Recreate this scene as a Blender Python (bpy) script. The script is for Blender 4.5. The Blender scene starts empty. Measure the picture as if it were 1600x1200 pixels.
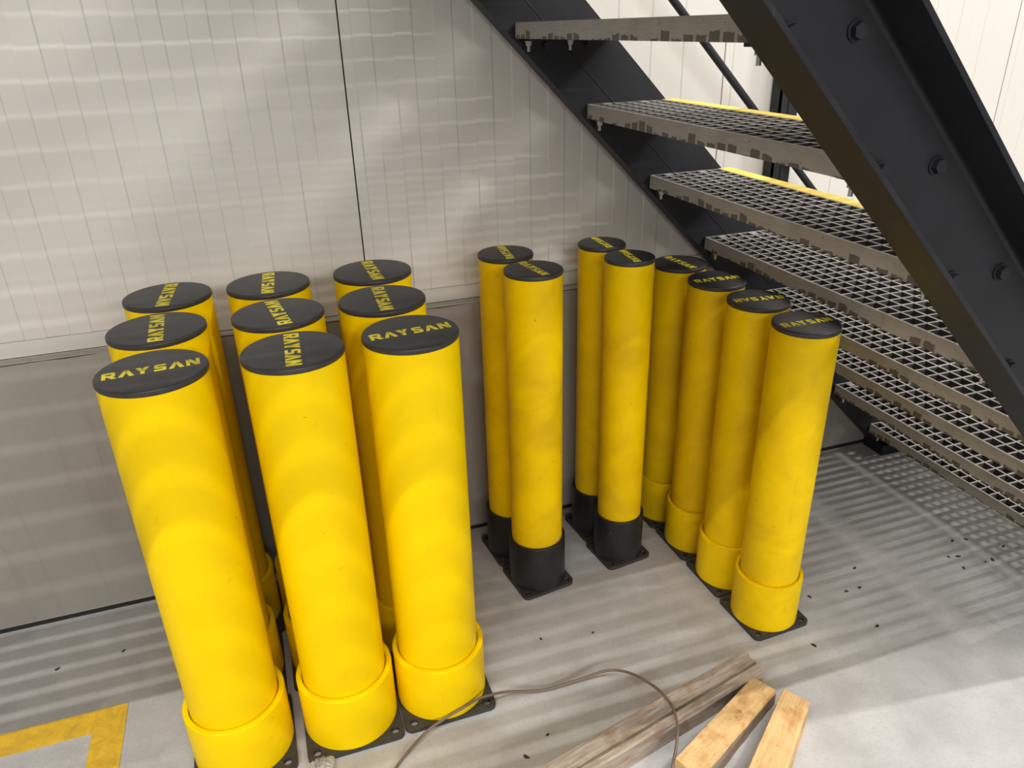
import bpy, bmesh, math, random
from mathutils import Vector, Matrix
random.seed(7)
S = bpy.context.scene
COL = S.collection

# ------------------------------------------------------------------ camera
CAM = Vector((0.0, -2.111, 1.595))
YAW, PITCH, ROLL, FPX = 0.3161, 0.4438, -0.0277, 1177.07
fwd = Vector((math.sin(YAW)*math.cos(PITCH), math.cos(YAW)*math.cos(PITCH), -math.sin(PITCH)))
rgt = fwd.cross(Vector((0, 0, 1))).normalized()
upv = rgt.cross(fwd)
r2 = math.cos(ROLL)*rgt + math.sin(ROLL)*upv
u2 = -math.sin(ROLL)*rgt + math.cos(ROLL)*upv
cd = bpy.data.cameras.new('camera')
cam = bpy.data.objects.new('camera', cd); COL.objects.link(cam)
M = Matrix((r2, u2, -fwd)).transposed().to_4x4(); M.translation = CAM
cam.matrix_world = M
cd.sensor_fit = 'HORIZONTAL'; cd.sensor_width = 36.0; cd.lens = FPX*36.0/1600.0
cd.clip_start = 0.05
S.camera = cam

# ------------------------------------------------------------------ light
W = bpy.data.worlds.new('hall_ambient'); S.world = W; W.use_nodes = True
bg = W.node_tree.nodes['Background']
bg.inputs[0].default_value = (1.0, 0.97, 0.93, 1); bg.inputs[1].default_value = 0.235

def strip_light(name, loc, sx, sy, power, col=(1, 0.98, 0.955), aim=None):
    l = bpy.data.lights.new(name, 'AREA'); l.shape = 'RECTANGLE'; l.size = sx; l.size_y = sy
    l.energy = power; l.color = col
    o = bpy.data.objects.new(name, l); COL.objects.link(o); o.location = loc
    if aim is not None:
        d = (Vector(aim)-Vector(loc)).normalized()
        z = -d; x = Vector((1, 0, 0)); y = z.cross(x).normalized()
        o.matrix_world = Matrix.Translation(loc) @ Matrix((x, y, z)).transposed().to_4x4()
    return o
strip_light('hall_light_row', (-0.5, -3.3, 6.2), 10.0, 0.015, 520)
strip_light('side_light', (4.3, -2.0, 4.7), 0.9, 0.03, 160, aim=(1.5, -0.3, 0.0))
strip_light('hall_light_row', (0.5, -14.0, 6.2), 14.0, 0.2, 1340, aim=(0.5, -1, 0.5))

S.view_settings.view_transform = 'Standard'; S.view_settings.look = 'None'
S.view_settings.gamma = 1.0; S.view_settings.use_curve_mapping = False
S.view_settings.exposure = 0.0

# ------------------------------------------------------------------ material helpers
class NT:
    def __init__(s, name):
        s.m = bpy.data.materials.new(name); s.m.use_nodes = True
        s.t = s.m.node_tree; s.b = s.t.nodes['Principled BSDF']
    def n(s, typ, **kw):
        nd = s.t.nodes.new(typ)
        for k, v in kw.items():
            if k.startswith('i_'):
                key = k[2:]
                nd.inputs[int(key) if key.isdigit() else key.replace('_', ' ')].default_value = v
            else: setattr(nd, k, v)
        return nd
    def l(s, a, b): s.t.links.new(a, b)
    def coord(s, kind='Object', scale=(1, 1, 1), loc=(0, 0, 0), per_object=False):
        tc = s.n('ShaderNodeTexCoord'); mp = s.n('ShaderNodeMapping')
        mp.inputs['Scale'].default_value = scale; mp.inputs['Location'].default_value = loc
        src = tc.outputs[kind]
        if per_object:
            oi = s.n('ShaderNodeObjectInfo')
            ml = s.n('ShaderNodeMath', operation='MULTIPLY', i_1=37.0); s.l(oi.outputs['Random'], ml.inputs[0])
            ad = s.n('ShaderNodeVectorMath', operation='ADD'); s.l(src, ad.inputs[0]); s.l(ml.outputs[0], ad.inputs[1])
            src = ad.outputs[0]
        s.l(src, mp.inputs[0]); return mp.outputs[0]
    def noise(s, vec, scale, detail=5, rough=0.55, dist=0.0):
        nd = s.n('ShaderNodeTexNoise', i_Scale=scale, i_Detail=detail, i_Roughness=rough, i_Distortion=dist)
        s.l(vec, nd.inputs['Vector']); return nd.outputs['Fac']
    def ramp(s, fac, stops, interp='LINEAR'):
        nd = s.n('ShaderNodeValToRGB'); cr = nd.color_ramp; cr.interpolation = interp
        while len(cr.elements) < len(stops): cr.elements.new(0.5)
        for e, (p, c) in zip(cr.elements, stops):
            e.position = p; e.color = (c, c, c, 1) if not isinstance(c, tuple) else (*c, 1)
        s.l(fac, nd.inputs[0]); return nd.outputs[0]
    def mix(s, fac, a, b, mode='MIX'):
        nd = s.n('ShaderNodeMix', data_type='RGBA', blend_type=mode)
        for sock, v in ((nd.inputs[0], fac), (nd.inputs[6], a), (nd.inputs[7], b)):
            if isinstance(v, (int, float)): sock.default_value = v
            elif isinstance(v, tuple): sock.default_value = (*v, 1)
            else: s.l(v, sock)
        return nd.outputs[2]
    def math(s, op, a, b=0.0):
        nd = s.n('ShaderNodeMath', operation=op)
        for sock, v in ((nd.inputs[0], a), (nd.inputs[1], b)):
            if isinstance(v, (int, float)): sock.default_value = v
            else: s.l(v, sock)
        return nd.outputs[0]
    def out(s, col, rough=0.5, bump=None, bs=0.2, bd=0.002, metal=0.0, spec=None):
        if isinstance(col, tuple): s.b.inputs['Base Color'].default_value = (*col, 1)
        else: s.l(col, s.b.inputs['Base Color'])
        if isinstance(rough, (int, float)): s.b.inputs['Roughness'].default_value = rough
        else: s.l(rough, s.b.inputs['Roughness'])
        s.b.inputs['Metallic'].default_value = metal
        if spec is not None: s.b.inputs['Specular IOR Level'].default_value = spec
        if bump is not None:
            nd = s.n('ShaderNodeBump', i_Strength=bs, i_Distance=bd); s.l(bump, nd.inputs['Height'])
            s.l(nd.outputs[0], s.b.inputs['Normal'])
        return s.m

def m_floor():
    t = NT('floor_concrete'); v = t.coord()
    a = t.noise(v, 1.3, 8, 0.6); b = t.noise(v, 9.0, 6, 0.6, 0.4); c = t.noise(v, 120, 3, 0.6)
    col = t.ramp(a, [(0.3, (0.405, 0.396, 0.386)), (0.7, (0.505, 0.497, 0.487))])
    col = t.mix(t.ramp(b, [(0.3, 0.6), (0.62, 0.0)]), col, (0.33, 0.32, 0.31))
    col = t.mix(t.ramp(c, [(0.3, 0.25), (0.5, 0.0)]), col, (0.25, 0.235, 0.22))
    # trowel scratches
    v2 = t.coord(scale=(3, 40, 1)); s1 = t.noise(v2, 5, 4, 0.6, 0.6)
    col = t.mix(t.ramp(s1, [(0.66, 0.0), (0.76, 0.3)]), col, (0.60, 0.585, 0.56))
    # dark aggregate pits
    vo = t.n('ShaderNodeTexVoronoi', i_Scale=34.0); t.l(v, vo.inputs['Vector'])
    pit = t.ramp(vo.outputs['Distance'], [(0.035, 1.0), (0.06, 0.0)])
    col = t.mix(t.math('MULTIPLY', pit, t.ramp(t.noise(v, 5, 2), [(0.5, 0.0), (0.6, 0.6)])), col, (0.14, 0.12, 0.10))
    return t.out(col, t.ramp(b, [(0.3, 0.42), (0.7, 0.6)]), c, 0.12, 0.002)
def m_plinth():
    t = NT('plinth_concrete'); v = t.coord()
    a = t.noise(v, 2.0, 8, 0.6, 0.3); c = t.noise(v, 55, 4, 0.65)
    col = t.ramp(a, [(0.3, (0.25, 0.233, 0.205)), (0.7, (0.32, 0.30, 0.272))])
    v2 = t.coord(scale=(14, 1, 0.9)); s1 = t.noise(v2, 1.5, 5, 0.6, 0.8)
    col = t.mix(t.ramp(s1, [(0.54, 0.0), (0.72, 0.35)]), col, (0.19, 0.17, 0.145))
    col = t.mix(t.ramp(c, [(0.3, 0.2), (0.45, 0.0)]), col, (0.2, 0.18, 0.155))
    return t.out(col, 0.6, c, 0.15, 0.002)
def m_panel():
    t = NT('coated_panel_steel'); v = t.coord()
    a = t.noise(v, 1.1, 4, 0.5); c = t.noise(v, 300, 2, 0.5)
    col = t.ramp(a, [(0.3, (0.565, 0.542, 0.50)), (0.7, (0.605, 0.582, 0.54))])
    vo = t.n('ShaderNodeTexVoronoi', i_Scale=9.0); t.l(v, vo.inputs['Vector'])
    col = t.mix(t.ramp(vo.outputs['Distance'], [(0.012, 0.7), (0.02, 0.0)]), col, (0.25, 0.22, 0.2))
    return t.out(col, 0.36, c, 0.02, 0.001)
def m_plain(name, col, rough=0.5, metal=0.0, bumpscale=None, bs=0.1, spec=None):
    t = NT(name); v = t.coord(); n = t.noise(v, bumpscale or 30, 4, 0.6)
    d = tuple(x*0.82 for x in col)
    return t.out(t.ramp(n, [(0.3, d), (0.65, col)]), rough, n if bumpscale else None, bs, 0.001, metal, spec)
def m_yellow(name, dirty):
    t = NT(name); v = t.coord(per_object=True)
    big = t.noise(v, 5, 5, 0.6, 0.5); mid = t.noise(v, 19, 6, 0.65, 0.8)
    base = (0.94, 0.64, 0.0) if not dirty else (0.87, 0.58, 0.0)
    dark = (0.80, 0.53, 0.0) if not dirty else (0.64, 0.40, 0.006)
    col = t.mix(t.ramp(big, [(0.35, 0.35 if not dirty else 0.75), (0.62, 0.0)]), base, dark)
    col = t.mix(t.ramp(mid, [(0.64, 0.0), (0.78, 0.25 if not dirty else 0.5)]), col, (0.40, 0.25, 0.02))
    vs = t.coord(scale=(1, 1, 0.12), per_object=True); st = t.noise(vs, 60, 4, 0.6)
    col = t.mix(t.ramp(st, [(0.62, 0.0), (0.75, 0.10 if not dirty else 0.3)]), col, (0.45, 0.29, 0.02))
    spots = t.noise(v, 70, 2, 0.5)
    col = t.mix(t.ramp(spots, [(0.765 if not dirty else 0.745, 0.0), (0.79 if not dirty else 0.77, 0.6)]), col, (0.25, 0.15, 0.03))
    return t.out(col, t.ramp(mid, [(0.3, 0.36), (0.7, 0.5)]), st, 0.02, 0.001, spec=0.12)
def m_rubber(name, c0, c1, rough=0.5):
    t = NT(name); v = t.coord(per_object=True)
    a = t.noise(v, 14, 6, 0.65, 0.6); b = t.noise(v, 160, 2, 0.5)
    vs = t.coord(scale=(1, 6, 1), per_object=True); s1 = t.noise(vs, 30, 4, 0.6)
    col = t.ramp(a, [(0.3, c0), (0.7, c1)])
    col = t.mix(t.ramp(s1, [(0.6, 0.0), (0.8, 0.25)]), col, tuple(x*2.0 for x in c1))
    col = t.mix(t.ramp(b, [(0.74, 0.0), (0.78, 0.5)]), col, (0.35, 0.33, 0.30))
    return t.out(col, rough, s1, 0.08, 0.001, spec=0.35)
def m_black_steel():
    t = NT('black_painted_steel'); v = t.coord()
    a = t.noise(v, 5, 5, 0.6); b = t.noise(v, 400, 2, 0.5)
    col = t.ramp(a, [(0.3, (0.013, 0.014, 0.017)), (0.7, (0.021, 0.022, 0.026))])
    sc = t.noise(t.coord(scale=(20, 20, 1.5)), 6, 3, 0.5)
    col = t.mix(t.ramp(sc, [(0.74, 0.0), (0.8, 0.12)]), col, (0.12, 0.12, 0.12))
    return t.out(col, t.ramp(a, [(0.3, 0.42), (0.7, 0.55)]), b, 0.06, 0.0006, spec=0.25)
def m_grp():
    # moulded grey grating with striated cut faces and dark broken patches along the lower edge
    t = NT('grey_grating'); v = t.coord(per_object=False)
    sx = t.n('ShaderNodeSeparateXYZ'); t.l(v, sx.inputs[0])
    oi = t.n('ShaderNodeObjectInfo')
    st = t.noise(t.coord(scale=(1, 0.04, 1)), 420, 3, 0.6)
    a = t.noise(v, 11, 5, 0.6)
    col = t.ramp(a, [(0.3, (0.36, 0.335, 0.30)), (0.7, (0.45, 0.42, 0.385))])
    col = t.mix(t.ramp(st, [(0.35, 0.35), (0.6, 0.0)]), col, (0.24, 0.22, 0.19))
    pits = t.noise(v, 150, 2, 0.5)
    col = t.mix(t.ramp(pits, [(0.70, 0.0), (0.73, 0.9)]), col, (0.05, 0.045, 0.04))
    cell = t.math('FLOOR', t.math('DIVIDE', sx.outputs[1], 0.038))
    fr = t.math('FRACT', t.math('DIVIDE', sx.outputs[1], 0.038))
    incell = t.math('MULTIPLY', t.math('GREATER_THAN', fr, 0.11), t.math('LESS_THAN', fr, 0.89))
    wn = t.n('ShaderNodeTexWhiteNoise', noise_dimensions='2D')
    cb = t.n('ShaderNodeCombineXYZ'); t.l(cell, cb.inputs[0]); t.l(oi.outputs['Random'], cb.inputs[1]); t.l(cb.outputs[0], wn.inputs['Vector'])
    lown = t.noise(t.coord(scale=(0, 1, 0), per_object=True), 6, 1, 0.5)
    hgt = t.math('MULTIPLY', t.math('SUBTRACT', t.math('ADD', t.math('MULTIPLY', wn.outputs['Value'], 0.55), t.math('MULTIPLY', lown, 1.5)), 0.72), 0.028)
    jag = t.math('MULTIPLY', t.math('SUBTRACT', t.noise(v, 120, 3, 0.6), 0.5), 0.012)
    thr = t.math('ADD', t.math('ADD', hgt, jag), -0.038)
    patch = t.math('MULTIPLY', incell, t.math('LESS_THAN', sx.outputs[2], thr))
    rear = t.math('LESS_THAN', sx.outputs[0], 0.0012)
    col = t.mix(t.math('MULTIPLY', patch, rear), col, (0.135, 0.12, 0.098))
    return t.out(col, 0.7, st, 0.25, 0.001)
def m_nosing():
    t = NT('yellow_grit_nosing'); v = t.coord(); g = t.noise(v, 500, 2, 0.6); a = t.noise(v, 13, 5, 0.6)
    col = t.ramp(a, [(0.3, (0.80, 0.56, 0.13)), (0.65, (0.86, 0.66, 0.12))])
    col = t.mix(t.ramp(g, [(0.3, 0.35), (0.5, 0.0)]), col, (0.45, 0.30, 0.05))
    return t.out(col, 0.75, g, 0.4, 0.001)
def m_tape():
    t = NT('yellow_floor_marking'); v = t.coord(); a = t.noise(v, 22, 6, 0.7, 0.8); b = t.noise(v, 140, 3, 0.6)
    col = t.ramp(a, [(0.3, (0.50, 0.29, 0.025)), (0.62, (0.74, 0.46, 0.025))])
    col = t.mix(t.ramp(b, [(0.66, 0.0), (0.74, 0.4)]), col, (0.85, 0.7, 0.3))
    return t.out(col, 0.45, a, 0.3, 0.002)
def m_wood(name, ca, cb, cc, axis, stain):
    t = NT(name)
    sc = (4, 60, 60)
    v = t.coord(scale=sc, per_object=True); g = t.noise(v, 2.2, 6, 0.65, 0.6)
    v2 = t.coord(per_object=True); a = t.noise(v2, 16, 5, 0.6); b = t.noise(v2, 38, 4, 0.6, 0.5)
    col = t.ramp(g, [(0.3, ca), (0.52, cb), (0.75, cc)])
    col = t.mix(t.ramp(a, [(0.5, 0.0), (0.68, 0.75)]), col, stain)
    col = t.mix(t.ramp(b, [(0.66, 0.0), (0.74, 0.7)]), col, tuple(x*0.25 for x in stain))
    return t.out(col, 0.75, g, 0.5, 0.003)
def m_plastic():
    t = NT('clear_film'); v = t.coord(); n = t.noise(v, 40, 4, 0.6)
    t.b.inputs['Transmission Weight'].default_value = 0.85; t.b.inputs['IOR'].default_value = 1.3
    return t.out((0.92, 0.91, 0.89), 0.15, n, 0.5, 0.004)

MAT = dict(
    floor=m_floor(), plinth=m_plinth(), panel=m_panel(),
    dark=m_plain('dark_joint', (0.012, 0.011, 0.010), 0.8),
    ledge=m_plain('ledge_mortar', (0.44, 0.41, 0.37), 0.8, bumpscale=60, bs=0.4),
    yel=m_yellow('yellow_polymer', False), yeld=m_yellow('scuffed_yellow_polymer', True),
    cap=m_rubber('charcoal_cap', (0.030, 0.029, 0.030), (0.050, 0.048, 0.049), 0.42),
    sleeve=m_rubber('black_rubber_sleeve', (0.012, 0.012, 0.012), (0.022, 0.021, 0.021), 0.38),
    plate=m_rubber('base_plate_black', (0.030, 0.028, 0.025), (0.052, 0.048, 0.042), 0.5),
    letter=m_plain('letter_yellow', (0.90, 0.74, 0.03), 0.5),
    steel=m_black_steel(), grp=m_grp(), nosing=m_nosing(), tape=m_tape(),
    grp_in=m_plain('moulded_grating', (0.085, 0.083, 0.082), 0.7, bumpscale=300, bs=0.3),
    zinc=m_plain('zinc_bolt', (0.50, 0.49, 0.47), 0.4, 0.7),
    wood_old=m_wood('weathered_wood', (0.20, 0.155, 0.115), (0.36, 0.295, 0.23), (0.46, 0.385, 0.31), 0, (0.22, 0.125, 0.065)),
    wood_new=m_wood('sawn_pine', (0.52, 0.31, 0.12), (0.66, 0.43, 0.19), (0.72, 0.51, 0.26), 0, (0.42, 0.20, 0.055)),
    wood_side=m_wood('grey_sawn_side', (0.20, 0.15, 0.10), (0.33, 0.26, 0.19), (0.42, 0.34, 0.25), 0, (0.2, 0.13, 0.08)),
    cable=m_plain('brown_cable_sheath', (0.17, 0.125, 0.095), 0.45),
    chip=m_plain('dark_bark', (0.045, 0.036, 0.026), 0.8),
    grit=m_plain('pale_grit', (0.75, 0.73, 0.70), 0.6),
    film=m_plastic(),
)

# ------------------------------------------------------------------ mesh helpers
def obj(name, bm, mat, parent=None, smooth=None, loc=None):
    me = bpy.data.meshes.new(name)
    bm.normal_update(); bm.to_mesh(me); bm.free()
    for mm in (mat if isinstance(mat, list) else [mat]): me.materials.append(MAT[mm])
    o = bpy.data.objects.new(name, me); COL.objects.link(o)
    if parent: o.parent = parent
    if loc: o.location = loc
    if smooth is not None:
        for p in me.polygons: p.use_smooth = True
        try: me.set_sharp_from_angle(angle=math.radians(smooth))
        except Exception: pass
    return o
def tag(o, label, cat, group=None, kind=None):
    o['label'] = label; o['category'] = cat
    if group: o['group'] = group
    if kind: o['kind'] = kind
    return o
def empty(name, loc=(0, 0, 0), rz=0.0):
    o = bpy.data.objects.new(name, None); COL.objects.link(o); o.location = loc; o.rotation_euler = (0, 0, rz)
    o.empty_display_size = 0.1; return o
def box(bm, x0, x1, y0, y1, z0, z1, mi=0):
    v = [bm.verts.new((x, y, z)) for z in (z0, z1) for y in (y0, y1) for x in (x0, x1)]
    for f in ((0, 2, 3, 1), (4, 5, 7, 6), (0, 1, 5, 4), (2, 6, 7, 3), (0, 4, 6, 2), (1, 3, 7, 5)):
        fc = bm.faces.new([v[i] for i in f]); fc.material_index = mi
    return v
def bevel(bm, w, seg=2, ang=30):
    es = [e for e in bm.edges if len(e.link_faces) == 2 and e.calc_face_angle(0) > math.radians(ang)]
    bmesh.ops.bevel(bm, geom=es, offset=w, segments=seg, profile=0.5, affect='EDGES')
def lathe(bm, prof, seg=64, closed=False):
    rings = []
    for r, z in prof:
        if r < 1e-6: rings.append([bm.verts.new((0, 0, z))])
        else: rings.append([bm.verts.new((r*math.cos(2*math.pi*i/seg), r*math.sin(2*math.pi*i/seg), z)) for i in range(seg)])
    pairs = list(zip(rings, rings[1:])) + ([(rings[-1], rings[0])] if closed else [])
    for a, b in pairs:
        for i in range(seg):
            j = (i+1) % seg
            if len(a) == 1 and len(b) == 1: continue
            if len(a) == 1: bm.faces.new((a[0], b[j], b[i]))
            elif len(b) == 1: bm.faces.new((a[i], a[j], b[0]))
            else: bm.faces.new((a[i], a[j], b[j], b[i]))
    bmesh.ops.recalc_face_normals(bm, faces=bm.faces[:])
def prism(bm, poly, z0, z1, mi=0):
    a = [bm.verts.new((x, y, z0)) for x, y in poly]; b = [bm.verts.new((x, y, z1)) for x, y in poly]
    n = len(poly); fs = [bm.faces.new(a[::-1]), bm.faces.new(b)]
    for i in range(n): fs.append(bm.faces.new((a[i], a[(i+1) % n], b[(i+1) % n], b[i])))
    for f in fs: f.material_index = mi
    return fs
def tube(bm, pts, r, seg=10):
    pts = [Vector(p) for p in pts]; rings = []
    up = Vector((0, 0, 1))
    for i, p in enumerate(pts):
        t = (pts[min(i+1, len(pts)-1)]-pts[max(i-1, 0)]).normalized()
        a = t.cross(up)
        if a.length < 1e-3: a = Vector((1, 0, 0))
        a.normalize(); b = a.cross(t)
        rings.append([bm.verts.new(p+r*(math.cos(2*math.pi*k/seg)*a+math.sin(2*math.pi*k/seg)*b)) for k in range(seg)])
    for A, B in zip(rings, rings[1:]):
        for k in range(seg): bm.faces.new((A[k], A[(k+1) % seg], B[(k+1) % seg], B[k]))
    bm.faces.new(rings[0][::-1]); bm.faces.new(rings[-1])
    bmesh.ops.recalc_face_normals(bm, faces=bm.faces[:])

# ------------------------------------------------------------------ setting: floor and back wall
WX0, WX1, WTOP = -3.19, 6.01, 5.2     # wall extent
PW = 0.045                             # panel face lies behind the plinth face
HP = 0.834
bm = bmesh.new(); box(bm, -6, 9, -12, 0.6, -0.15, 0.0)
o = obj('floor', bm, 'floor'); tag(o, 'grey trowelled concrete floor', 'floor', kind='structure')
bm = bmesh.new(); box(bm, WX0, WX1, 0.0, 0.30, 0.019, HP)
es = [e for e in bm.edges]
bmesh.ops.subdivide_edges(bm, edges=[e for e in bm.edges if abs(e.verts[0].co.x-e.verts[1].co.x) > 1], cuts=180)
for v in bm.verts:   # hand-cast top arris: a little uneven
    if v.co.z > 0.5 and v.co.y < 0.01: v.co.z += random.uniform(-0.0035, 0.001); v.co.y += random.uniform(0, 0.003)
o = obj('baseboard_back', bm, 'plinth'); tag(o, 'grey cast concrete plinth along the foot of the wall', 'plinth', kind='structure')
bm = bmesh.new(); box(bm, WX0, WX1, 0.004, PW-0.0045, HP+0.0002, HP+0.0022)
obj('ledge', bm, 'ledge', o)['label'] = 'pale mortar ledge on top of the plinth'
bm = bmesh.new(); box(bm, WX0, WX1, 0.005, 0.29, 0.0, 0.0188)
o = obj('trim_1', bm, 'dark'); tag(o, 'black joint between the concrete plinth and the floor', 'joint', kind='structure')
bm = bmesh.new(); box(bm, WX0, WX1, PW+0.012, 0.29, HP, WTOP)
wall = obj('wall_back', bm, 'dark'); tag(wall, 'off-white ribbed metal panel wall above the plinth', 'wall', kind='structure')
# bottom flashing strip of the panels
bm = bmesh.new(); box(bm, WX0, WX1, PW-0.004, PW+0.0118, HP+0.004, 0.880); bevel(bm, 0.001, 1)
o = obj('trim_2', bm, 'panel'); tag(o, 'off-white metal flashing strip under the wall panels', 'flashing', kind='structure')
# sandwich panels, 1150 wide, with shallow trapezoidal ribs
SEAM0, PITCHX = 0.2665, 1.1500
def panel_mesh():
    P = 0.1083; d = 0.0022; s = 0.0040
    xs = [(0.002, d)]
    x = 0.028
    while x < 1.150-0.10:
        xs += [(x, d), (x+s, 0.0), (x+P/2-s/2, 0.0), (x+P/2+s/2, d)]
        x += P
    xs.append((1.148, d))
    bm = bmesh.new(); rows = []
    for z in (0.8805, WTOP):
        rows.append([bm.verts.new((a, y, z)) for a, y in xs])
    back = [[bm.verts.new((a, 0.0118, z)) for a in (0.002, 1.148)] for z in (0.8805, WTOP)]
    for i in range(len(xs)-1): bm.faces.new((rows[0][i], rows[0][i+1], rows[1][i+1], rows[1][i]))
    bm.faces.new((back[0][0], rows[0][0], rows[1][0], back[1][0]))
    bm.faces.new((rows[0][-1], back[0][1], back[1][1], rows[1][-1]))
    return bm
p0 = None
for k in range(-3, 5):
    if p0 is None: p0 = obj('panel', panel_mesh(), 'panel', wall); o = p0
    else: o = p0.copy(); COL.objects.link(o); o.parent = wall
    o.location = (SEAM0 + k*PITCHX, PW, 0)

# ------------------------------------------------------------------ steel stair
X0, Z0, RUN, RISE = 0.699, 1.6025, 0.20636, 0.20818
HYP = math.hypot(RUN, RISE)
TD = Vector((RUN/HYP, 0, -RISE/HYP)); TN = Vector((RISE/HYP, 0, RUN/HYP))   # down the pitch / square to it
YF, YN = -0.078, -1.110                 # inner faces of the two stringer webs
NCELL, CELL, BAR = 6, 0.038, 0.006
TLEN = 27*CELL + BAR
TY0 = -0.082 - TLEN                     # tread runs TY0 .. -0.082
stair = empty('staircase', (X0+7.5*RUN, -0.6, 0.0))
tag(stair, 'black steel staircase with open grey grating treads and yellow nosings', 'staircase')
SO = Vector(stair.location)
def stringer(name, ring, zcut, xtop):
    """ring: (y, off) polygon, extruded along the pitch"""
    bm = bmesh.new(); base = Vector((X0, 0, Z0))
    A = [bm.verts.new(base + TN*o + Vector((0, y, 0)) - TD*2.4 - SO) for y, o in ring]
    B = [bm.verts.new(base + TN*o + Vector((0, y, 0)) + TD*2.9 - SO) for y, o in ring]
    n = len(ring); bm.faces.new(A); bm.faces.new(B[::-1])
    for i in range(n): bm.faces.new((A[i], B[i], B[(i+1) % n], A[(i+1) % n]))
    bmesh.ops.recalc_face_normals(bm, faces=bm.faces[:])
    for co, no in (((0, 0, zcut), (0, 0, -1)), ((xtop-SO.x, 0, 0), (-1, 0, 0))):
        g = bm.verts[:]+bm.edges[:]+bm.faces[:]
        r = bmesh.ops.bisect_plane(bm, geom=g, plane_co=co, plane_no=no, clear_outer=True)
        ed = [e for e in r['geom_cut'] if isinstance(e, bmesh.types.BMEdge)]
        if ed: bmesh.ops.holes_fill(bm, edges=ed)
    bmesh.ops.recalc_face_normals(bm, faces=bm.faces[:])
    return obj(name, bm, 'steel', stair, 35)
def chan(yweb, sgn, lo, hi, fl, tw=0.008, tf0=0.014, tf1=0.0095, fr=0.010):
    """channel: web outer face at yweb, flanges reach fl in direction sgn"""
    w = lambda d: yweb + sgn*d
    pts = [(w(0), lo), (w(fl-0.001), lo), (w(fl), lo+0.001), (w(fl), lo+tf1-0.001), (w(fl-0.001), lo+tf1)]
    for k in range(5):
        a = math.pi/2*k/4
        pts.append((w(tw+fr-fr*math.sin(a)), lo+tf0+fr-fr*math.cos(a)))
    for k in range(5):
        a = math.pi/2*(4-k)/4
        pts.append((w(tw+fr-fr*math.sin(a)), hi-tf0-fr+fr*math.cos(a)))
    pts += [(w(fl-0.001), hi-tf1), (w(fl), hi-tf1+0.001), (w(fl), hi-0.001), (w(fl-0.001), hi), (w(0), hi)]
    return pts
XTOP = -0.54
stringer('stringer', chan(YF, 1, -0.031, 0.175, 0.066, fr=0.006), 0.046, XTOP)['label'] = 'black channel stringer against the wall'
stringer('stringer', chan(YN, -1, -0.030, 0.158, 0.094), 0.046, XTOP)['label'] = 'near black channel stringer with bolt heads'
for y0, y1 in ((-0.108, -0.006), (-1.205, -1.105)):
    bm = bmesh.new(); box(bm, 2.205-SO.x, 2.52-SO.x, y0-SO.y, y1-SO.y, 0.0005, 0.046); bevel(bm, 0.002, 1)
    obj('foot', bm, 'steel', stair)
stringer('weld_line', [(YF-0.0014, 0.057), (YF-0.0008, 0.0595), (YF+0.001, 0.0595), (YF+0.001, 0.057)], 0.046, XTOP)
# raised pad line on the far web (flat bar welded along the web)
def hexhead(bm, c, axis, r, h, washer=True):
    c = Vector(c); axis = Vector(axis).normalized()
    q = Vector((0, 0, 1)).rotation_difference(axis)
    def cyl(rad, z0, z1, seg, rot=0.0):
        a = [bm.verts.new(c+q@Vector((rad*math.cos(2*math.pi*i/seg+rot), rad*math.sin(2*math.pi*i/seg+rot), z0))) for i in range(seg)]
        b = [bm.verts.new(c+q@Vector((rad*math.cos(2*math.pi*i/seg+rot), rad*math.sin(2*math.pi*i/seg+rot), z1))) for i in range(seg)]
        bm.faces.new(a[::-1]); bm.faces.new(b)
        for i in range(seg): bm.faces.new((a[i], a[(i+1) % seg], b[(i+1) % seg], b[i]))
    if washer: cyl(r*1.3, 0, 0.003, 20); z = 0.003
    else: z = 0
    cyl(r, z, z+h, 6, random.random())
    return z+h, cyl
# tread prototype: origin at the rear top far corner (x = 0 rear, y = 0 far end, z = 0 top)
def tread_mesh():
    bm = bmesh.new(); D = NCELL*CELL; T = 0.038
    for i in range(NCELL+1):
        x = i*CELL; box(bm, x, x+BAR, -TLEN, 0, -T, 0)
    for j in range(28):
        y = -j*CELL - BAR; box(bm, 0.003, D+0.045, y, y+BAR, -T, -0.0004)
    # clip plates closing half of a few end cells
    for i in (1, 4):
        box(bm, i*CELL+0.004, i*CELL+0.024, -0.034, -0.003, -0.004, 0.0006)
        box(bm, i*CELL+0.004, i*CELL+0.024, -TLEN+0.003, -TLEN+0.034, -0.004, 0.0006)
    bm.normal_update()
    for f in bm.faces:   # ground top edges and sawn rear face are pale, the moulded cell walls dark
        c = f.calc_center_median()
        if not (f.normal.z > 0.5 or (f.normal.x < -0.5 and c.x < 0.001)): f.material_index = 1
    return bm
def nosing_mesh():
    bm = bmesh.new(); D = NCELL*CELL
    box(bm, D+0.004, D+0.047, -TLEN, 0, -0.038, 0.0012); bevel(bm, 0.002, 1); return bm
def bracket_mesh(s):
    bm = bmesh.new()
    y0 = 0.0 if s > 0 else -TLEN
    a, b = (y0-0.055, y0+0.0035) if s > 0 else (y0-0.0035, y0+0.055)
    box(bm, 0.022, 0.235, a, b, -0.0445, -0.0385)
    c, d = (b-0.006, b) if s > 0 else (a, a+0.006)
    box(bm, 0.022, 0.235, c, d, -0.066, -0.0446)
    return bm
def bolts_mesh(s, x):
    bm = bmesh.new(); y = -0.022 if s > 0 else -TLEN+0.022
    hexhead(bm, (x, y, -0.0445), (0, 0, -1), 0.0075, 0.008)
    z, cyl = hexhead(bm, (x, y, -0.0555), (0, 0, -1), 0.004, 0.014, False)
    return bm
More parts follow.
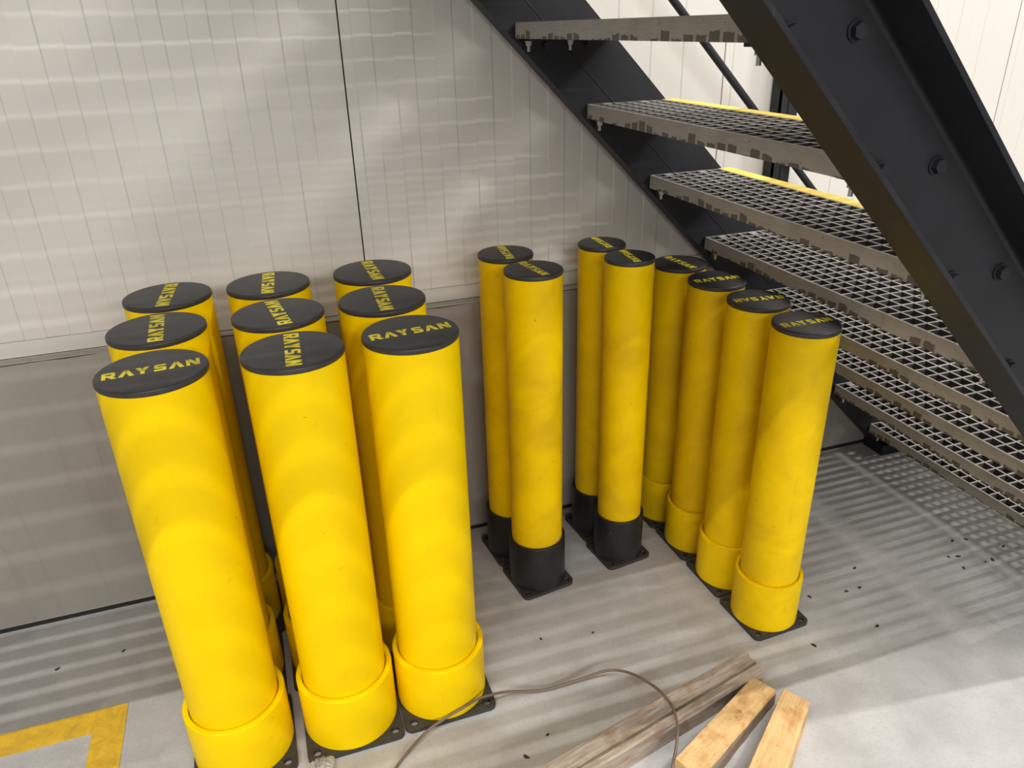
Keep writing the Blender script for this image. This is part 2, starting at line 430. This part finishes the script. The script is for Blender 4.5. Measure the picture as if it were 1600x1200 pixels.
def web_head(s, x):
    bm = bmesh.new()
    if s > 0: hexhead(bm, (x, -0.0025, -0.056), (0, -1, 0), 0.010, 0.009)
    return bm
proto = None
for k in range(-5, 8):
    loc = Vector((X0+k*RUN, -0.082, Z0-k*RISE)) - SO
    if proto is None:
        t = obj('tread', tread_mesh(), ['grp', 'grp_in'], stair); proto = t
        t['label'] = 'grey grating tread'
        obj('nosing', nosing_mesh(), 'nosing', t)['label'] = 'yellow gritted nosing strip'
        for s in (1, -1):
            obj('bracket', bracket_mesh(s), 'steel', t)
            for x in (0.028, 0.144): obj('bolt', bolts_mesh(s, x), 'zinc', t)
        for x in (0.083, 0.205): obj('bolt_head', web_head(1, x), 'steel', t)
    else:
        t = proto.copy(); COL.objects.link(t); t.parent = stair
        for ch in list(proto.children):
            c = ch.copy(); COL.objects.link(c); c.parent = t
    t.location = loc
# bolt heads on the outside of the near web, two to each tread
b0 = None
for k in range(-1, 8):
    for dx in (0.0556, 0.1712):
        if b0 is None:
            bm = bmesh.new(); hexhead(bm, (0, 0, 0), (0, -1, 0), 0.0125, 0.010)
            b0 = obj('bolt_head', bm, 'steel', stair); o = b0
        else: o = b0.copy(); COL.objects.link(o); o.parent = stair
        o.location = Vector((X0+k*RUN+dx, YN-0.008, Z0-k*RISE-0.0265)) - SO
        o.rotation_euler = (0, random.uniform(0, 1.0), 0)
# far-side handrail: knee rail and a post on the stringer
bm = bmesh.new()
c = Vector((X0, -0.045, Z0)) + TN*0.370 - SO
tube(bm, [c-TD*1.9, c+TD*1.35], 0.0110, 16)
obj('rail', bm, 'steel', stair, 40)
bm = bmesh.new(); px0, px1 = 1.592, 1.660
y0, y1 = -0.012, 0.036
for a, b, cc, d in ((px0, px0+0.006, y0, y1), (px0, px1, y0+0.0, y0+0.006), (px0+0.031, px0+0.037, y0-0.003, y0)):
    box(bm, a-SO.x, b-SO.x, cc-SO.y, d-SO.y, 0.70, 1.95)
obj('post', bm, 'steel', stair)

# open grating landing the stair climbs to, above the frame: its bars cast the stripes
bm = bmesh.new(); LZ = Z0+6*RISE
def deck(lx0, lx1, ly0, ly1):
    y = ly0
    while y < ly1: box(bm, lx0, lx1, y, y+BAR, LZ-0.038, LZ); y += CELL
    x = lx0
    while x < lx1: box(bm, x, x+BAR, ly0, ly1, LZ-0.038, LZ-0.0005); x += CELL
deck(-3.1, X0-6*RUN+0.273, -1.72, -0.02)
deck(0.12, 2.7, -2.02, -1.285)      # unseen bay beside the flight, added and sized to stripe the floor
o = obj('unseen_grating_deck', bm, 'grp'); tag(o, 'grey open grating landing overhead with an added bay, out of view', 'landing', kind='structure')

# ------------------------------------------------------------------ bollards
LET = {
 'R': (0.78, [[(0, 0), (.22, 0), (.22, 1), (0, 1)], [(.22, 1), (.22, .79), (.76, .79), (.76, .90), (.66, 1)], [(.54, .79), (.54, .53), (.76, .53), (.76, .79)],
              [(.22, .53), (.22, .34), (.66, .34), (.76, .43), (.76, .53)], [(.34, .34), (.54, 0), (.82, 0), (.60, .34)]]),
 'A': (0.88, [[(0, 0), (.27, 0), (.56, 1), (.32, 1)], [(.32, 1), (.61, 0), (.88, 0), (.56, 1)]]),
 'Y': (0.80, [[(.28, 0), (.52, 0), (.52, .44), (.28, .44)], [(0, 1), (.28, .40), (.52, .44), (.28, 1)], [(.80, 1), (.52, 1), (.28, .44), (.52, .40)]]),
 'S': (0.70, [[(.10, 1), (0, .90), (0, .80), (.70, .80), (.70, 1)], [(0, .80), (0, .60), (.23, .60), (.23, .80)], [(0, .60), (0, .52), (.10, .41), (.70, .41), (.70, .50), (.60, .60)],
              [(.47, .41), (.47, .20), (.70, .20), (.70, .41)], [(0, .20), (0, 0), (.60, 0), (.70, .10), (.70, .20)]]),
 'N': (0.80, [[(0, 0), (.22, 0), (.22, 1), (0, 1)], [(.58, 0), (.80, 0), (.80, 1), (.58, 1)], [(.0, 1), (.53, 0), (.80, 0), (.27, 1)]]),
}
def letters_mesh(r):
    bm = bmesh.new(); gaps = [.15, .08, .26, .15, .13]; x = 0; items = []
    for i, ch in enumerate('RAYSAN'):
        w, polys = LET[ch]; items.append((x, polys)); x += w + (gaps[i] if i < 5 else 0)
    h = 0.172*(r/0.102)/x
    for xo, polys in items:
        for poly in polys:
            pp = [((px+xo-x/2)*h, (py-0.5)*h) for px, py in poly]
            area = sum(pp[i][0]*pp[(i+1) % len(pp)][1]-pp[(i+1) % len(pp)][0]*pp[i][1] for i in range(len(pp)))
            if area < 0: pp = pp[::-1]
            prism(bm, pp, -0.002, 0.0007)
    return bm
def plate_mesh(hw, th, hole=0.008, inset=0.024, rc=0.018):
    bm = bmesh.new(); loop = []; 
    def arc(cx, cy, r, a0, a1, n): return [(cx+r*math.cos(a0+(a1-a0)*i/n), cy+r*math.sin(a0+(a1-a0)*i/n)) for i in range(n+1)]
    for q, (sx, sy) in enumerate(((1, 1), (-1, 1), (-1, -1), (1, -1))):
        loop += arc(sx*(hw-rc), sy*(hw-rc), rc, q*math.pi/2, (q+1)*math.pi/2, 6)
    holes = [arc(sx*(hw-inset), sy*(hw-inset), hole, 0, 2*math.pi*15/16, 15) for sx in (1, -1) for sy in (1, -1)]
    es = []
    for lp in [loop]+holes:
        vs = [bm.verts.new((x, y, 0)) for x, y in lp]
        es += [bm.edges.new((vs[i], vs[(i+1) % len(vs)])) for i in range(len(vs))]
    r = bmesh.ops.triangle_fill(bm, edges=es, use_beauty=True)
    # drop the triangles that fall inside a hole
    bad = []
    for f in bm.faces:
        c = f.calc_center_median()
        for sx in (1, -1):
            for sy in (1, -1):
                if math.hypot(c.x-sx*(hw-inset), c.y-sy*(hw-inset)) < hole*0.97 and all(abs(math.hypot(v.co.x-sx*(hw-inset), v.co.y-sy*(hw-inset))-hole) < 1e-5 for v in f.verts): bad.append(f)
    if bad: bmesh.ops.delete(bm, geom=list(set(bad)), context='FACES_ONLY')
    for f in bm.faces:
        if f.normal.z < 0: f.normal_flip()
    ext = bmesh.ops.extrude_face_region(bm, geom=bm.faces[:])
    for g in ext['geom']:
        if isinstance(g, bmesh.types.BMVert): g.co.z += th
    bmesh.ops.recalc_face_normals(bm, faces=bm.faces[:])
    return bm
KIND = {  # tube radius, height, sleeve radius, sleeve height, plate half, yellow, sleeve material
 'large': (0.1022, 1.0225, 0.1165, 0.171, 0.1185, 'yel', 'yel'),
 'P':     (0.0788, 1.0195, 0.0870, 0.172, 0.0870, 'yeld', 'sleeve'),
 'Q':     (0.0704, 1.0110, 0.0790, 0.167, 0.0800, 'yeld', 'sleeve'),
 'R':     (0.0822, 0.9210, 0.0935, 0.166, 0.0935, 'yeld', 'yeld'),
}
PROTO = {}
def bollard(kind, x, y, rz, ang, label, group):
    r, H, rs, hs, hw, my, ms = KIND[kind]
    root = empty('bollard', (x, y, 0), rz)
    tag(root, label, 'bollard', group)
    if kind not in PROTO:
        pl = obj('base_plate', plate_mesh(hw, 0.012, 0.0105 if kind == 'large' else 0.0085, 0.023 if kind == 'large' else 0.018), 'plate', root)
        pl.location.z = 0.0004
        bm = bmesh.new(); th = rs-(r-0.0010)-0.0026; w = min(0.0035, th*0.5)
        prof = [(rs, 0.0126), (rs, hs-w)] + [(rs-w+w*math.cos(a), hs-w+w*math.sin(a)) for a in (0.4, 0.8, 1.2, 1.571)]
        prof += [(rs-th, hs), (rs-th-0.0006, hs-0.0025), (rs-th-0.0006, 0.03), (rs-th-0.0006, 0.0126)]
        lathe(bm, prof, 72, closed=True); sl = obj('sleeve', bm, ms, root, 40)
        bm = bmesh.new(); rt = r-0.0010
        lathe(bm, [(0, 0.014), (rt, 0.014), (rt, H-0.0125), (0, H-0.0125)], 72); tb = obj('tube', bm, my, root, 40)
        bm = bmesh.new(); e = 0.0045
        prof = [(0, -0.012), (r-0.0012, -0.012), (r, -0.0108), (r, -e)] + [(r-e+e*math.cos(a), -e+e*math.sin(a)) for a in (0.4, 0.8, 1.2, 1.571)] + [(0, 0)]
        lathe(bm, prof, 72); cp = obj('cap', bm, 'cap', root, 50)
        lt = obj('lettering', letters_mesh(r), 'letter', cp)
        PROTO[kind] = (pl, sl, tb, cp, lt)
        if kind in 'PQ': sl['label'] = 'black rubber foot sleeve'
        cp['label'] = 'charcoal round cap'
    else:
        parts = []
        for i, ch in enumerate(PROTO[kind]):
            c = ch.copy(); COL.objects.link(c); c.parent = root if i < 4 else parts[3]; parts.append(c)
        pl, sl, tb, cp, lt = parts
    cp.location = (0, 0, H); cp.rotation_euler = (0, 0, math.radians(ang)-rz)
    tb.rotation_euler = (0, 0, random.uniform(0, 6.28)); sl.rotation_euler = (0, 0, random.uniform(0, 6.28))
    return root
G1 = 'thick yellow bollards in three rows'; G2 = 'slim yellow bollards with black foot sleeves'; G3 = 'shorter yellow bollards in a line beside the stairs'
big = 'thick yellow bollard, '
for n, x, y, a, lab in (
    ('A1', -0.242, -0.649, 5.4, 'front left corner of the block of nine, nearest the floor marking'),
    ('A2', 0.0185, -0.649, -92, 'middle of the front row of the block of nine'),
    ('A3', 0.259, -0.643, 4.7, 'front row, right end, cable crossing its base plate'),
    ('B1', -0.252, -0.409, 92.8, 'left end of the middle row of the block of nine'),
    ('B2', 0.003, -0.410, 97.7, 'the centre one of the block of nine'),
    ('B3', 0.241, -0.405, -92.2, 'right end of the middle row of the block of nine'),
    ('C1', -0.246, -0.170, -93.8, 'left end of the back row along the wall'),
    ('C2', -0.008, -0.171, -93.2, 'middle of the back row along the wall'),
    ('C3', 0.257, -0.166, -88.8, 'right end of the back row, below the dark panel seam')):
    bollard('large', x, y, 0.0, a, big+lab, G1)
bollard('P', 0.637, -0.136, 0.10, 84.8, 'slim yellow bollard with black sleeve, back one of the left pair', G2)
bollard('P', 0.656, -0.312, 0.14, -80.9, 'slim yellow bollard with black sleeve, front one of the left pair', G2)
bollard('Q', 0.942, -0.120, 0.10, 89.2, 'thinnest yellow bollard with black sleeve, back one of the middle pair', G2)
bollard('Q', 0.952, -0.282, 0.13, 84.6, 'thinnest yellow bollard with black sleeve, front one of the middle pair', G2)
bollard('R', 1.207, -0.125, 0.03, -83.7, 'short yellow bollard at the wall end of the line beside the stairs', G3)
bollard('R', 1.217, -0.316, 0.03, -3.2, 'short yellow bollard, second from the wall in the line beside the stairs', G3)
bollard('R', 1.223, -0.507, 0.03, 172.0, 'short yellow bollard, third from the wall, cap lettering upside down', G3)
bollard('R', 1.226, -0.698, 0.045, -1.7, 'short yellow bollard, frontmost of the line beside the stairs', G3)

# ------------------------------------------------------------------ loose things on the floor
# yellow L marking
bm = bmesh.new()
prism(bm, [(-2.2, -0.400), (-0.6135, -0.4065), (-0.6140, -0.482), (-2.2, -0.476)][::-1], 0.0002, 0.0014)
prism(bm, [(-0.6135, -0.4065), (-0.536, -0.407), (-0.533, -1.60), (-0.611, -1.60)][::-1], 0.0002, 0.0018)
bmesh.ops.recalc_face_normals(bm, faces=bm.faces[:])
o = obj('floor_marking', bm, 'tape'); tag(o, 'worn yellow corner marking on the concrete floor', 'floor marking')

def board(name, prof, org, u, length, mats, seed, rise=0.0, widen=0.0, mi=None):
    """prof: (v, z) ring; org: far end corner; runs along -u; v points to the camera side"""
    random.seed(seed); bm = bmesh.new(); u = Vector((*u, 0)).normalized(); v = Vector((u.y, -u.x, 0))
    N = 28; rings = []
    for i in range(N+1):
        f = i/N; d = -u*length*f; ring = []
        for (a, z) in prof:
            zz = z*(1+rise*f) if z > 0.001 else 0.0006
            j = random.uniform(-0.0008, 0.0008)
            ring.append(bm.verts.new(d+v*(a*(1+widen*f)+j)+Vector((0, 0, zz+(abs(j) if z < 0.001 else j)))+(u*random.uniform(-0.003, 0.003) if i == 0 else Vector())))
        rings.append(ring)
    n = len(prof)
    for A, B in zip(rings, rings[1:]):
        for k in range(n):
            f = bm.faces.new((A[k], B[k], B[(k+1) % n], A[(k+1) % n])); f.material_index = mi[k] if mi else 0
    bm.faces.new(rings[0]); bm.faces.new(rings[-1][::-1])
    bmesh.ops.recalc_face_normals(bm, faces=bm.faces[:])
    return bm, mats, org, u
def place_board(name, res, label, cat):
    bm, mats, org, u = res
    rz = math.atan2(u.y, u.x)
    bmesh.ops.rotate(bm, verts=bm.verts[:], matrix=Matrix.Rotation(-rz, 3, 'Z'))
    o = obj(name, bm, mats); o.location = (*org, 0.0); o.rotation_euler = (0, 0, rz)
    tag(o, label, cat); return o
prof1 = [(0, 0), (0, .066), (.003, .070), (.018, .070), (.021, .061), (.042, .062), (.046, .053), (.051, .053), (.054, .068), (.068, .068), (.071, .064), (.072, 0)]
place_board('timber_beam', board('timber_beam', prof1, (1.042, -0.861), (.9753, .2211), 1.15, ['wood_old'], 3), 'long weathered grey timber with grooved top under the cable', 'timber')
prof2 = [(0, 0), (0, .045), (.002, .048), (.062, .043), (.066, .038), (.067, 0)]
place_board('timber_offcut', board('timber_offcut', prof2, (1.024, -0.931), (.889, .457), 0.37, ['wood_new', 'wood_side'], 4, rise=0.75, mi=[1, 0, 0, 0, 1, 1]), 'pale sawn timber offcut between the weathered timber and another offcut', 'timber')
prof3 = [(0, 0), (0, .061), (.002, .064), (.062, .060), (.066, .056), (.068, 0)]
place_board('timber_offcut', board('timber_offcut', prof3, (1.060, -1.005), (.800, .600), 0.40, ['wood_new', 'wood_side'], 5, rise=0.1, widen=0.25, mi=[0, 0, 0, 0, 0, 0]), 'pale sawn timber offcut, rightmost of the three timbers', 'timber')

# cable: smooth spline through floor points
cp = [(0.02, -0.95, .006), (0.083, -0.861, .006), (0.137, -0.811, .008), (0.188, -0.781, .018), (0.245, -0.7665, .030), (0.286, -0.7640, .042), (0.329, -0.7520, .044), (0.369, -0.745, .037), (0.417, -0.738, .022), (0.510, -0.752, .008),
      (0.599, -0.757, .013), (0.687, -0.769, .030), (0.732, -0.811, .045), (0.758, -0.883, .064), (0.765, -0.949, .0765), (0.753, -1.008, .080), (0.722, -1.063, .080), (0.683, -1.112, .060), (0.64, -1.18, .02), (0.60, -1.26, .006)]
pts = []
for i in range(len(cp)-1):
    p0, p1, p2, p3 = [Vector(cp[min(max(i+k, 0), len(cp)-1)]) for k in (-1, 0, 1, 2)]
    for s in range(8):
        t = s/8
        pts.append(0.5*((2*p1)+(-p0+p2)*t+(2*p0-5*p1+4*p2-p3)*t*t+(-p0+3*p1-3*p2+p3)*t**3))
pts.append(Vector(cp[-1]))
for q in pts: q.z = max(q.z, 0.0036)
bm = bmesh.new(); tube(bm, pts, 0.0035, 8)
o = obj('cable', bm, 'cable', None, 60); tag(o, 'thin brown cable looping over the floor and the weathered timber', 'cable')

# scrap of clear film in front of the front row
random.seed(21); bm = bmesh.new(); G = 12
vs = [[bm.verts.new((-0.100+0.060*i/G+random.uniform(-.003, .003), -0.800+0.032*j/G+random.uniform(-.003, .003), 0.0135+random.uniform(0, .014)*math.sin(math.pi*i/G)*(0.4+math.sin(math.pi*j/G)))) for j in range(G+1)] for i in range(G+1)]
for i in range(G):
    for j in range(G): bm.faces.new((vs[i][j], vs[i+1][j], vs[i+1][j+1], vs[i][j+1]))
bmesh.ops.solidify(bm, geom=bm.faces[:], thickness=0.0004)
o = obj('plastic_film', bm, 'film'); tag(o, 'crumpled scrap of clear plastic film at a front base plate', 'plastic film')

# bark chips on the floor
random.seed(5)
chips = [(1.62, -.63), (1.57, -.71), (1.40, -.69), (1.52, -.71), (2.07, -.64), (2.03, -.75), (2.06, -.75), (1.94, -.75), (1.97, -.70), (1.94, -.69), (2.15, -.71), (2.02, -.63), (1.28, -.86), (1.50, -.86)]
left = [(-.57, -.20), (-.74, -.21), (0.40, -.92), (0.47, -.88), (.57, -.57), (0.72, -.60)]
def chip_mesh():
    bm = bmesh.new(); n = 7
    poly = [(math.cos(2*math.pi*i/n)*random.uniform(.005, .009), math.sin(2*math.pi*i/n)*random.uniform(.002, .005)) for i in range(n)]
    prism(bm, poly, 0.0003, 0.0025); return bm
cms = []
for i, (x, y) in enumerate(chips+left):
    if i < 4: o = obj('bark_chip', chip_mesh(), 'chip'); cms.append(o)
    else: o = cms[i % 4].copy(); COL.objects.link(o)
    o.location = (x, y, 0); o.rotation_euler = (0, 0, random.uniform(0, 6.28)); sc = random.uniform(.6, 1.2); o.scale = (sc, sc, 1)
    if i < len(chips): tag(o, 'tiny dark chip on the floor right of the short bollards', 'chip', 'chips near the stair foot')
    elif i < len(chips)+2: tag(o, 'tiny dark chip on the floor above the yellow marking', 'chip', 'chips by the marking')
    else: tag(o, 'tiny dark chip on the floor in the middle foreground', 'chip', 'chips in the foreground')
# pale grit nobody could count
bm = bmesh.new()
for i in range(420):
    z = random.random()
    if z < .45: x, y = random.gauss(-0.62, .09), random.gauss(-.56, .05)
    elif z < .7: x, y = random.uniform(-.55, .5), random.uniform(-1.1, -.79)
    else: x, y = random.uniform(.3, 2.2), random.uniform(-1.1, -.2)
    if -.37 < x < .38 and y > -.785: continue
    if .55 < x < 1.33 and y > -.83: continue
    r = random.uniform(.0006, .0018); a = random.uniform(0, 6.28)
    vv = [bm.verts.new((x+r*math.cos(a+k*2.1), y+r*math.sin(a+k*2.1), .0003)) for k in range(3)]; tp = bm.verts.new((x, y, .0003+r))
    bm.faces.new(vv[::-1])
    for k in range(3): bm.faces.new((vv[k], vv[(k+1) % 3], tp))
o = obj('floor_grit', bm, 'grit'); tag(o, 'fine pale grit scattered on the concrete floor', 'grit', kind='stuff')
